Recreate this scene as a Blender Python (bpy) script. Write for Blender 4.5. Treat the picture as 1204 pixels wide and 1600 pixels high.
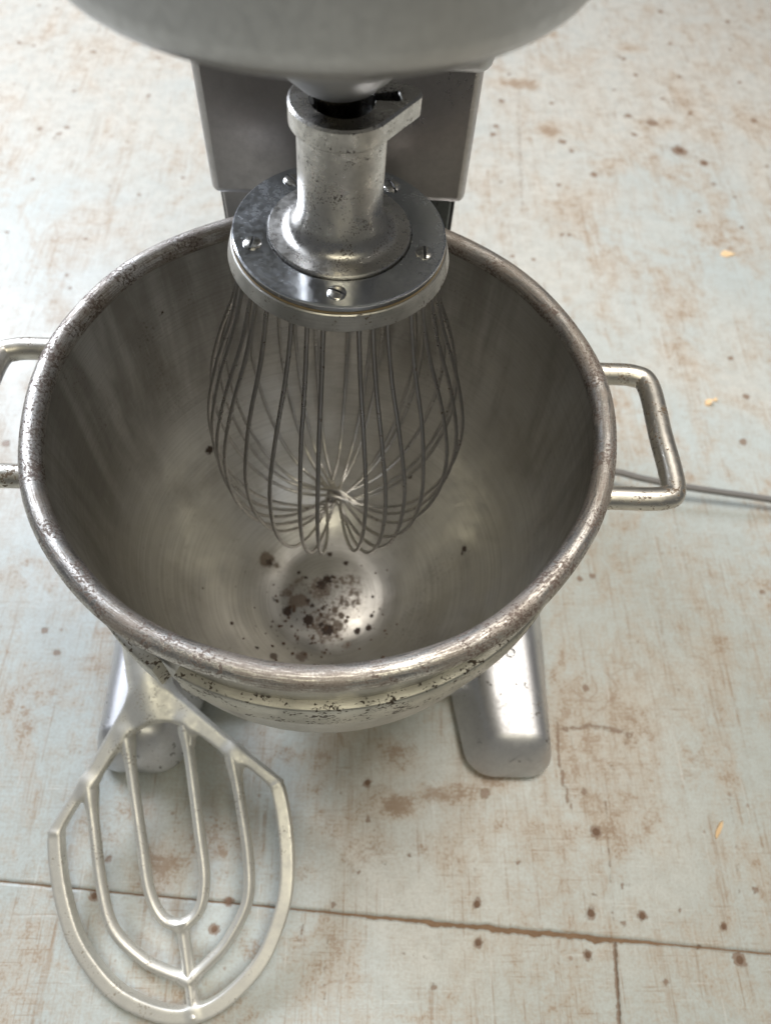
# Commercial planetary mixer on a worn painted floor: bowl, whisk, flat beater.
import bpy, bmesh, math
import numpy as np
from mathutils import Matrix, Vector

for o in list(bpy.data.objects):
    bpy.data.objects.remove(o, do_unlink=True)
scene = bpy.context.scene
COL = scene.collection
R = math.radians
PI = math.pi

# ------------------------------------------------------------------ camera
cd = bpy.data.cameras.new('camera')
cam = bpy.data.objects.new('camera', cd)
COL.objects.link(cam)
cd.sensor_fit = 'VERTICAL'
cd.sensor_height = 34.6
cd.lens = 34.6 * 1156 / 1600
cd.clip_start = 0.01
cd.clip_end = 60
ri = Vector((0.9989, 0.0028, 0.0476)).normalized()
fw = Vector((0.0398, 0.5013, -0.8643)).normalized()
up = ri.cross(fw).normalized()
ri = fw.cross(up).normalized()
cam.matrix_world = Matrix(((ri.x, up.x, -fw.x, 0.0228), (ri.y, up.y, -fw.y, -0.31), (ri.z, up.z, -fw.z, 0.7921), (0, 0, 0, 1)))
cd.dof.use_dof = True
cd.dof.focus_distance = 0.47
cd.dof.aperture_fstop = 6.0
scene.camera = cam

# ------------------------------------------------------------------ light
world = bpy.data.worlds.new('World')
scene.world = world
world.use_nodes = True
bg = world.node_tree.nodes['Background']
bg.inputs[0].default_value = (0.93, 0.96, 1.0, 1)
bg.inputs[1].default_value = 0.10

def area(name, loc, target, sx, sy, watts, col):
    l = bpy.data.lights.new(name, 'AREA')
    l.shape = 'RECTANGLE'; l.size = sx; l.size_y = sy
    l.energy = watts; l.color = col
    o = bpy.data.objects.new(name, l)
    COL.objects.link(o)
    o.location = loc
    d = Vector(target) - Vector(loc)
    o.rotation_euler = d.to_track_quat('-Z', 'Y').to_euler()
    return o

area('window_light', (-1.6, 1.75, 2.0), (-0.1, 0.3, 0.2), 1.1, 1.0, 102, (0.84, 0.90, 1.0))
area('ceiling_light', (0.5, 0.25, 2.6), (0.35, 0.1, 0), 1.0, 1.0, 52, (1.0, 0.94, 0.86))
area('tube_light', (0.25, -1.3, 2.3), (0.05, -0.1, 0.2), 1.3, 0.35, 13, (1.0, 0.93, 0.70))

vs = scene.view_settings
vs.view_transform = 'Standard'; vs.look = 'None'
vs.exposure = 0.0; vs.gamma = 1.0
vs.use_curve_mapping = False

# ------------------------------------------------------------------ helpers
def tag(o, label=None, cat=None, group=None, kind=None):
    if label: o['label'] = label
    if cat: o['category'] = cat
    if group: o['group'] = group
    if kind: o['kind'] = kind
    return o

def empty(name, loc=(0, 0, 0)):
    o = bpy.data.objects.new(name, None)
    o.empty_display_size = 0.05
    COL.objects.link(o)
    o.location = loc
    return o

def link(name, me, mat, parent=None, smooth=True, angle=40):
    o = bpy.data.objects.new(name, me)
    COL.objects.link(o)
    if mat: me.materials.append(mat)
    if parent: o.parent = parent
    if smooth:
        me.polygons.foreach_set('use_smooth', np.ones(len(me.polygons), dtype=bool))
        try: me.set_sharp_from_angle(angle=R(angle))
        except Exception: pass
    return o

def mesh(verts, faces, uv=None):
    me = bpy.data.meshes.new('m')
    me.from_pydata([tuple(map(float, v)) for v in verts], [], [tuple(map(int, f)) for f in faces])
    if uv is not None:
        uv = np.asarray(uv, float)
        lay = me.uv_layers.new(name='UVMap')
        idx = np.empty(len(me.loops), dtype=np.int32)
        me.loops.foreach_get('vertex_index', idx)
        lay.data.foreach_set('uv', uv[idx].astype(np.float32).ravel())
    me.update()
    return me

def grid_mesh(P, UV=None, close_i=False, close_j=False):
    """P: array (ni, nj, 3) -> quad mesh"""
    ni, nj = P.shape[:2]
    ii = np.arange(ni if close_i else ni - 1); jj = np.arange(nj if close_j else nj - 1)
    I, J = np.meshgrid(ii, jj, indexing='ij')
    I2, J2 = (I + 1) % ni, (J + 1) % nj
    F = np.stack([I * nj + J, I2 * nj + J, I2 * nj + J2, I * nj + J2], -1).reshape(-1, 4)
    V = P.reshape(-1, 3)
    me = bpy.data.meshes.new('m')
    me.vertices.add(len(V)); me.vertices.foreach_set('co', V.astype(np.float32).ravel())
    nf = len(F)
    me.loops.add(nf * 4); me.loops.foreach_set('vertex_index', F.astype(np.int32).ravel())
    me.polygons.add(nf)
    me.polygons.foreach_set('loop_start', np.arange(0, nf * 4, 4, dtype=np.int32))
    me.polygons.foreach_set('loop_total', np.full(nf, 4, dtype=np.int32))
    if UV is not None:
        lay = me.uv_layers.new(name='UVMap')
        lay.data.foreach_set('uv', UV.reshape(-1, 2)[F.ravel()].astype(np.float32).ravel())
    me.update(calc_edges=True)
    me.validate()
    return me

def set_attr(me, name, vals):
    a = me.attributes.new(name, 'FLOAT', 'POINT')
    a.data.foreach_set('value', np.asarray(vals, dtype=np.float32))

def lathe_pts(prof, n, start=PI / 2):
    prof = np.asarray(prof, float)
    t = start + np.linspace(0, 2 * PI, n + 1)
    r = prof[:, 0][:, None]; z = prof[:, 1][:, None]
    P = np.stack([r * np.cos(t), r * np.sin(t), z + 0 * t], -1)
    s = np.r_[0, np.cumsum(np.linalg.norm(np.diff(prof, axis=0), axis=1))]
    U = np.stack([np.broadcast_to(t * max(prof[:, 0].max(), .01), P.shape[:2]), np.broadcast_to(s[:, None], P.shape[:2])], -1)
    return P, U

def weld(me, d=1e-6):
    bm = bmesh.new(); bm.from_mesh(me)
    bmesh.ops.remove_doubles(bm, verts=bm.verts, dist=d)
    bmesh.ops.dissolve_degenerate(bm, dist=d, edges=bm.edges)
    bmesh.ops.recalc_face_normals(bm, faces=bm.faces)
    bm.to_mesh(me); bm.free()
    return me

def lathe(prof, n=96, off=(0, 0, 0)):
    P, U = lathe_pts(prof, n)
    return weld(grid_mesh(P + np.array(off), U))

def crom(pts, k=8):
    """Catmull-Rom resample"""
    p = np.asarray(pts, float)
    q = np.vstack([2 * p[0] - p[1], p, 2 * p[-1] - p[-2]])
    out = []
    for i in range(1, len(q) - 2):
        a, b, c, d = q[i - 1], q[i], q[i + 1], q[i + 2]
        t = np.linspace(0, 1, k, endpoint=False)[:, None]
        out.append(.5 * (2 * b + (c - a) * t + (2 * a - 5 * b + 4 * c - d) * t ** 2 + (3 * b - a - 3 * c + d) * t ** 3))
    out.append(p[-1:])
    return np.vstack(out)

def tube(path, rad, n=10, cap=True, flat=1.0, normal=None, sect=None):
    """sweep of a circle (or the section sect: list of (side, normal) offsets) along a path"""
    p = np.asarray(path, float); m = len(p)
    T = np.gradient(p, axis=0); T /= np.linalg.norm(T, axis=1)[:, None]
    rad = np.broadcast_to(np.asarray(rad, float), (m,))
    if normal is not None:
        N = np.broadcast_to(np.asarray(normal, float), (m, 3))
    else:
        N = np.zeros((m, 3)); a = np.array([0, 0, 1.]) if abs(T[0][2]) < .9 else np.array([1., 0, 0])
        v = a - T[0] * (a @ T[0]); N[0] = v / np.linalg.norm(v)
        for i in range(1, m):
            v = N[i - 1] - T[i] * (N[i - 1] @ T[i]); N[i] = v / np.linalg.norm(v)
    S = np.cross(T, N)
    if sect is None:
        t = np.linspace(0, 2 * PI, n, endpoint=False); sect = np.stack([np.cos(t), flat * np.sin(t)], -1)
    sect = np.asarray(sect, float); n = len(sect)
    P = p[:, None] + rad[:, None, None] * (S[:, None] * sect[None, :, 0:1] + N[:, None] * sect[None, :, 1:2])
    V = P.reshape(-1, 3); F = []
    for i in range(m - 1):
        for j in range(n):
            F.append((i * n + j, i * n + (j + 1) % n, (i + 1) * n + (j + 1) % n, (i + 1) * n + j))
    if cap:
        F.append(tuple(range(n))[::-1]); F.append(tuple((m - 1) * n + j for j in range(n)))
    s = np.r_[0, np.cumsum(np.linalg.norm(np.diff(p, axis=0), axis=1))]
    uv = np.stack([np.repeat(s, n), np.tile(np.arange(n) * 2 * PI / n * rad.mean(), m)], -1)
    me = mesh(V, F, uv)
    bm = bmesh.new(); bm.from_mesh(me); bmesh.ops.recalc_face_normals(bm, faces=bm.faces); bm.to_mesh(me); bm.free()
    return me

def box(x0, x1, y0, y1, z0, z1):
    V = [(x, y, z) for z in (z0, z1) for x, y in ((x0, y0), (x1, y0), (x1, y1), (x0, y1))]
    F = [(3, 2, 1, 0), (4, 5, 6, 7), (0, 1, 5, 4), (1, 2, 6, 5), (2, 3, 7, 6), (3, 0, 4, 7)]
    return mesh(V, F)

def bevel(o, w, seg=3):
    m = o.modifiers.new('bevel', 'BEVEL'); m.width = w; m.segments = seg; m.limit_method = 'ANGLE'; m.angle_limit = R(30)
    m.harden_normals = False
    return o

# ------------------------------------------------------------------ materials
class NT:
    def __init__(s, name):
        s.m = bpy.data.materials.new(name); s.m.use_nodes = True
        s.t = s.m.node_tree; s.n = s.t.nodes; s.b = s.n['Principled BSDF']
        s.tc = s.n.new('ShaderNodeTexCoord')
    def put(s, sock, v):
        if isinstance(v, bpy.types.NodeSocket): s.t.links.new(v, sock)
        elif isinstance(v, (tuple, list)) and len(v) == 3 and sock.type == 'RGBA': sock.default_value = (*v, 1)
        else: sock.default_value = v
    def mapping(s, scale, src='Object', rot=(0, 0, 0)):
        n = s.n.new('ShaderNodeMapping'); s.t.links.new(s.tc.outputs[src], n.inputs[0])
        n.inputs['Scale'].default_value = scale; n.inputs['Rotation'].default_value = rot
        return n.outputs[0]
    def noise(s, scale, detail=4, rough=.55, vec=None, dist=0, src='Object'):
        n = s.n.new('ShaderNodeTexNoise')
        s.t.links.new(vec if vec is not None else s.tc.outputs[src], n.inputs['Vector'])
        n.inputs['Scale'].default_value = scale; n.inputs['Detail'].default_value = detail
        n.inputs['Roughness'].default_value = rough; n.inputs['Distortion'].default_value = dist
        return n.outputs['Fac']
    def voro(s, scale, vec=None, feature='F1'):
        n = s.n.new('ShaderNodeTexVoronoi'); n.feature = feature
        s.t.links.new(vec if vec is not None else s.tc.outputs['Object'], n.inputs['Vector'])
        n.inputs['Scale'].default_value = scale
        return n
    def ramp(s, f, a, b, lo=0., hi=1.):
        n = s.n.new('ShaderNodeMapRange'); n.interpolation_type = 'SMOOTHSTEP'
        s.put(n.inputs['Value'], f)
        n.inputs['From Min'].default_value = a; n.inputs['From Max'].default_value = b
        n.inputs['To Min'].default_value = lo; n.inputs['To Max'].default_value = hi
        return n.outputs[0]
    def math(s, op, a, b=0., clamp=False):
        n = s.n.new('ShaderNodeMath'); n.operation = op; n.use_clamp = clamp
        s.put(n.inputs[0], a); s.put(n.inputs[1], b)
        return n.outputs[0]
    def mix(s, f, a, b, kind='MIX'):
        n = s.n.new('ShaderNodeMix'); n.data_type = 'RGBA'; n.blend_type = kind
        s.put(n.inputs[0], f); s.put(n.inputs[6], a); s.put(n.inputs[7], b)
        return n.outputs[2]
    def attr(s, name):
        n = s.n.new('ShaderNodeAttribute'); n.attribute_name = name
        return n.outputs['Fac']
    def bump(s, h, strength=.2, dist=.001):
        n = s.n.new('ShaderNodeBump'); n.inputs['Strength'].default_value = strength; n.inputs['Distance'].default_value = dist
        s.put(n.inputs['Height'], h); s.t.links.new(n.outputs[0], s.b.inputs['Normal'])
    def out(s, col, rough, metal):
        s.put(s.b.inputs['Base Color'], col); s.put(s.b.inputs['Roughness'], rough); s.put(s.b.inputs['Metallic'], metal)
        return s.m

def metal(name, col, rough, pit=None, pit_cov=(.62, .72), pit_scale=380, patch=18, var=.12, stretch=None, bump=.08, smudge=.12, met=1.0):
    t = NT(name)
    vec = t.mapping(stretch, 'UV') if stretch else None
    big = t.noise(patch, 4)
    fine = t.noise(1 if stretch else 240, 5, .65, vec)
    c = t.mix(t.ramp(big, .35, .7), col, tuple(x * (1 - var * 2) for x in col))
    c = t.mix(t.ramp(fine, .35, .75, 0, var * 2.2), c, tuple(x * .55 for x in col))
    r = t.math('ADD', t.ramp(big, .3, .7, rough - smudge / 2, rough + smudge / 2), t.ramp(fine, .3, .7, -.04, .06))
    mt = met; h = fine
    if pit:
        pn = t.noise(pit_scale, 3, .6)
        pm = t.ramp(t.math('ADD', pn, t.ramp(t.noise(patch * 1.7, 5, .6), .3, .7, -.16, .12)), pit_cov[0], pit_cov[1])
        c = t.mix(pm, c, pit)
        r = t.math('ADD', r, t.math('MULTIPLY', pm, .25))
        mt = t.math('SUBTRACT', met, t.math('MULTIPLY', pm, met * .75))
        h = t.math('SUBTRACT', fine, t.math('MULTIPLY', pm, 1.5))
    t.bump(h, bump, .0006)
    return t.out(c, r, mt)

M = {}

# ---- stains and marks, metres on the floor / bowl; blots under the beater include its shadow
SPOTS= [(0.1477, -0.2797, 0.0042, 1.0), (0.147, -0.3114, 0.0042, 1.0), (0.2566, -0.2868, 0.005, 1.0), (0.3058, -0.2887, 0.0047, 1.0), (0.3829, -0.2975, 0.0038, 1.0), (0.3919, -0.3247, 0.006, 1.0), (0.2717, -0.215, 0.0058, 1.0), (0.2489, -0.3209, 0.0043, 1.0), (0.1895, -0.2441, 0.0021, 1.0), (0.0418, -0.1705, 0.0042, 1.0), (0.2811, -0.0681, 0.0038, 1.0), (0.1047, -0.346, 0.0028, 1.0), (0.2912, -0.2637, 0.0022, 1.0), (0.2862, -0.2952, 0.0025, 1.0), (0.2644, -0.1774, 0.0036, 1.0), (0.1616, -0.1797, 0.0049, 1.0), (-0.2121, -0.2745, 0.005, 1.0), (-0.0867, -0.2782, 0.0048, 1.0), (-0.2049, -0.2434, 0.0036, 1.0), (-0.0977, -0.3013, 0.0049, 1.0), (0.0108, -0.2814, 0.0027, 1.0), (-0.1498, -0.2864, 0.0028, 1.0), (0.043, -0.2052, 0.0028, 1.0), (0.0841, -0.2369, 0.0021, 1.0), (0.3419, -0.2854, 0.0022, 1.0), (0.3545, -0.3144, 0.0022, 1.0), (0.3072, 0.0685, 0.004, 1.0), (0.2911, 0.0639, 0.004, 1.0), (0.5106, 0.0525, 0.0035, 1.0), (0.3186, -0.3424, 0.0029, 1.0), (0.0591, -0.2455, 0.0021, 1.0), (-0.2984, -0.039, 0.0039, 1.0), (-0.318, -0.0136, 0.0039, 1.0), (-0.3778, 0.2401, 0.0054, 1.0), (-0.4232, 0.2354, 0.0046, 1.0), (-0.3788, 0.489, 0.0041, 1.0), (-0.4023, 0.5136, 0.0032, 1.0), (-0.4125, 0.5396, 0.0032, 1.0), (0.5411, 0.2739, 0.0058, 1.0), (0.5647, 0.3516, 0.005, 1.0), (0.5584, 0.4221, 0.0042, 1.0), (0.0344, -0.2524, 0.0021, 1.0), (0.4221, -0.2658, 0.0031, 1.0), (0.635, 1.385, 0.0063, 1.0), (0.7735, 1.3595, 0.0057, 1.0), (0.7445, 1.1346, 0.0046, 1.0), (0.6275, 1.1445, 0.0045, 1.0), (0.5804, 1.0677, 0.0048, 1.0), (0.5412, 1.1434, 0.0055, 1.0), (0.5266, 1.197, 0.0051, 1.0), (0.5183, 1.2046, 0.0034, 1.0), (0.3714, 0.9199, 0.0067, 1.0), (0.3851, 0.8939, 0.0047, 1.0), (0.4163, 0.8308, 0.0064, 1.0), (0.5807, 0.9103, 0.0139, 1.0), (0.6186, 0.8776, 0.0079, 1.0), (0.6072, 0.8934, 0.003, 1.0), (0.5459, 0.9894, 0.0103, 1.0), (0.5065, 0.9509, 0.006, 1.0), (0.505, 1.0079, 0.0062, 1.0), (0.3509, 0.798, 0.004, 1.0), (0.3411, 0.6734, 0.0037, 1.0), (0.3531, 0.6742, 0.0042, 1.0), (0.6226, 0.8196, 0.0043, 1.0), (0.5819, 0.7451, 0.0041, 1.0), (0.6456, 0.7092, 0.0041, 1.0), (0.7413, 1.0106, 0.006, 1.0), (0.7533, 1.2518, 0.0036, 1.0), (0.3652, 1.0357, 0.0046, 1.0), (0.2711, 1.0346, 0.006, 1.0), (0.2557, 0.9561, 0.0053, 1.0), (0.2488, 0.9312, 0.0057, 1.0), (0.2928, 1.1233, 0.0042, 1.0), (0.6315, 1.2621, 0.0048, 1.0), (0.7308, 0.8757, 0.0036, 1.0), (0.2525, 0.8005, 0.0031, 1.0), (0.4911, 1.0894, 0.0037, 1.0), (0.6237, 1.0247, 0.0048, 1.0), (0.5993, 1.0602, 0.0032, 1.0), (0.2573, 0.6192, 0.0036, 1.0), (0.2903, 0.6131, 0.0036, 1.0), (0.6523, 0.7873, 0.0033, 1.0), (0.5103, 1.277, 0.0035, 1.0), (-0.6251, 1.2815, 0.0042, 0.8), (-0.5901, 1.2736, 0.0041, 0.8), (-0.6302, 1.1458, 0.0057, 0.8), (-0.6023, 1.138, 0.0043, 0.8), (-0.4904, 1.1287, 0.0059, 0.8), (-0.3678, 1.1198, 0.0045, 0.8), (-0.4997, 1.0018, 0.0044, 0.8), (-0.3668, 0.9991, 0.0046, 0.8), (-0.4887, 0.8948, 0.0056, 0.8), (-0.4975, 0.8764, 0.0056, 0.8), (-0.5022, 0.8634, 0.0033, 0.8), (-0.5325, 0.8863, 0.0056, 0.8), (-0.5126, 0.7551, 0.0042, 0.8), (-0.3885, 0.7445, 0.004, 0.8), (-0.3382, 0.7272, 0.0043, 0.8), (-0.2763, 0.7747, 0.004, 0.8), (-0.2614, 0.7404, 0.0033, 0.8), (-0.5218, 0.6277, 0.0039, 0.8), (-0.4008, 0.6199, 0.0044, 0.8), (-0.3812, 0.8626, 0.0032, 0.8), (-0.6073, 1.014, 0.0033, 0.8), (-0.4129, 0.6151, 0.0028, 0.8), (-0.485, 0.6859, 0.0027, 0.8)]
BLOTS= [(0.3086, 1.0931, 0.0494, 0.0213, 0.75), (0.3485, 0.9524, 0.0212, 0.0231, 0.8), (0.5601, 0.9901, 0.0486, 0.0282, 0.5), (0.5476, 1.2384, 0.0332, 0.0168, 0.5), (0.6078, 0.6773, 0.0539, 0.0557, 0.45), (0.4561, 0.8561, 0.0286, 0.0217, 0.3), (0.0718, -0.1929, 0.0291, 0.0133, 0.75), (0.1241, -0.1801, 0.0393, 0.0111, 0.75), (0.1779, -0.1639, 0.0267, 0.0159, 0.6), (0.0081, -0.2114, 0.038, 0.0177, 0.4), (0.034, -0.2344, 0.0313, 0.0229, 0.45), (-0.1092, -0.2297, 0.0432, 0.0345, 0.5), (-0.152, -0.2525, 0.0302, 0.0223, 0.5), (-0.2218, -0.2192, 0.0307, 0.0234, 0.4), (-0.1951, -0.1955, 0.025, 0.0181, 0.45), (-0.0272, -0.2517, 0.0184, 0.0223, 0.4), (-0.064, -0.3155, 0.0175, 0.0305, 0.4), (-0.0937, -0.3595, 0.0337, 0.019, 0.4), (0.2915, -0.2089, 0.0328, 0.0303, 0.4), (0.3331, -0.1195, 0.0349, 0.0549, 0.35), (0.3836, -0.1454, 0.0414, 0.0402, 0.3), (0.262, -0.1338, 0.0412, 0.04, 0.35), (0.0787, -0.1427, 0.0334, 0.0194, 0.5), (-0.0407, -0.1442, 0.0329, 0.0129, 0.4), (0.2573, -0.0577, 0.0288, 0.0587, 0.3), (-0.309, -0.0817, 0.0399, 0.0282, 0.4), (-0.3142, -0.1155, 0.0325, 0.0338, 0.35), (-0.2566, -0.1406, 0.0258, 0.0261, 0.3), (-0.3403, 0.0522, 0.0432, 0.0331, 0.3), (0.3309, -0.2086, 0.0263, 0.0244, 0.35), (0.4098, -0.2374, 0.026, 0.0239, 0.3), (0.1615, -0.21, 0.0516, 0.0179, 0.35), (0.1094, -0.2338, 0.0379, 0.0172, 0.3), (-0.0065, -0.1691, 0.026, 0.0156, 0.35), (0.4094, 0.3229, 0.054, 0.1019, 0.2), (0.5026, 0.5215, 0.0499, 0.0964, 0.25), (0.6641, 1.0833, 0.0761, 0.1309, 0.3), (0.797, 1.3218, 0.0697, 0.1037, 0.3), (0.7108, 0.8742, 0.0471, 0.113, 0.25), (0.3728, 0.733, 0.054, 0.1139, 0.2), (0.4244, 0.5859, 0.051, 0.0577, 0.3), (-0.0108, -0.3254, 0.035, 0.0301, 0.3), (0.4268, -0.0096, 0.0301, 0.0797, 0.2), (-0.0758, -0.3689, 0.0336, 0.0094, 0.4), (0.2393, -0.2094, 0.026, 0.0241, 0.3), (0.0823, -0.369, 0.0342, 0.0047, 0.4), (0.03, -0.3253, 0.0082, 0.0251, 0.4)]
LINES= [([(0.2439, -0.1004), (0.242, -0.1406), (0.2444, -0.1663), (0.2479, -0.1924)], 0.0016, 0.95), ([(0.2506, -0.1139), (0.2859, -0.11), (0.3229, -0.1183)], 0.0029, 0.8), ([(0.3229, -0.1183), (0.3012, -0.1464), (0.278, -0.1659)], 0.0011, 0.5), ([(0.3088, 1.0952), (0.2889, 0.8442), (0.2806, 0.7271)], 0.0023, 0.6), ([(0.2987, 0.9543), (0.2828, 0.7272)], 0.0029, 0.6), ([(0.3546, 0.8058), (0.3478, 0.6845), (0.3401, 0.5954)], 0.0017, 0.5), ([(0.4877, 0.5207), (0.4731, 0.3825), (0.4593, 0.2604)], 0.0015, 0.45), ([(0.6581, 1.3706), (0.6932, 1.2172), (0.7326, 1.0579), (0.754, 0.9511)], 0.0027, 0.5), ([(0.7326, 1.0579), (0.7608, 0.9999)], 0.0022, 0.4), ([(0.2862, -0.1784), (0.2806, -0.2383), (0.2766, -0.2937)], 0.0013, 0.6), ([(0.4175, -0.177), (0.4112, -0.2316), (0.4027, -0.2932)], 0.0012, 0.45), ([(0.1486, -0.2102), (0.1475, -0.2727)], 0.001, 0.5), ([(0.2296, -0.179), (0.2243, -0.2613), (0.2219, -0.2939)], 0.0009, 0.4), ([(0.4129, 0.0712), (0.3987, -0.0552), (0.3919, -0.1387)], 0.0012, 0.4), ([(0.4397, -0.183), (0.4374, -0.2314)], 0.0009, 0.4), ([(0.1874, -0.2098), (0.1858, -0.2725)], 0.0008, 0.35), ([(0.006, -0.3102), (0.0053, -0.3595)], 0.0014, 0.6), ([(0.0268, -0.3153), (0.0255, -0.369)], 0.001, 0.45), ([(-0.0155, -0.2948), (-0.0203, -0.3128)], 0.0015, 0.8), ([(0.2879, -0.2325), (0.2984, -0.2664)], 0.0009, 0.45), ([(0.3137, -0.2323), (0.3425, -0.2827)], 0.0007, 0.35), ([(0.3245, -0.2438), (0.3352, -0.2718)], 0.0009, 0.45), ([(0.3995, -0.2258), (0.4107, -0.2602)], 0.001, 0.5), ([(0.4107, -0.2198), (0.4246, -0.2431)], 0.0009, 0.45), ([(0.2536, -0.2722), (0.2665, -0.2694)], 0.0014, 0.6), ([(-0.6114, 1.2914), (-0.6146, 1.1744)], 0.0026, 0.5), ([(-0.522, 0.8203), (-0.5265, 0.7698)], 0.0021, 0.5), ([(-0.6151, 1.0564), (-0.5985, 0.9028)], 0.0021, 0.35), ([(-0.5988, 0.9684), (-0.5721, 0.9725)], 0.0028, 0.4), ([(-0.3642, 0.9627), (-0.2947, 0.9455)], 0.0021, 0.4), ([(0.4609, 0.7148), (0.536, 0.7435), (0.5536, 0.7773)], 0.0024, 0.45), ([(0.4674, 1.0063), (0.5259, 0.9991), (0.6176, 0.979)], 0.0022, 0.5), ([(0.3556, 0.3207), (0.5202, 0.4204)], 0.0011, 0.3), ([(0.0712, -0.3202), (0.1183, -0.3262)], 0.001, 0.5), ([(0.2076, -0.325), (0.2369, -0.33)], 0.0008, 0.5), ([(-0.2362, -0.1779), (-0.1762, -0.1965)], 0.0011, 0.4), ([(-0.3207, -0.0887), (-0.2397, -0.1275)], 0.0012, 0.4), ([(0.4128, -0.0402), (0.3205, -0.133), (0.2876, -0.169)], 0.0013, 0.45), ([(0.0586, -0.12), (0.1059, -0.126)], 0.0008, 0.4), ([(0.276, -0.3094), (0.2732, -0.335), (0.2695, -0.3739)], 0.0019, 0.9), ([(0.4164, 0.0884), (0.3751, -0.1256)], 0.0012, 0.3)]
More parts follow.
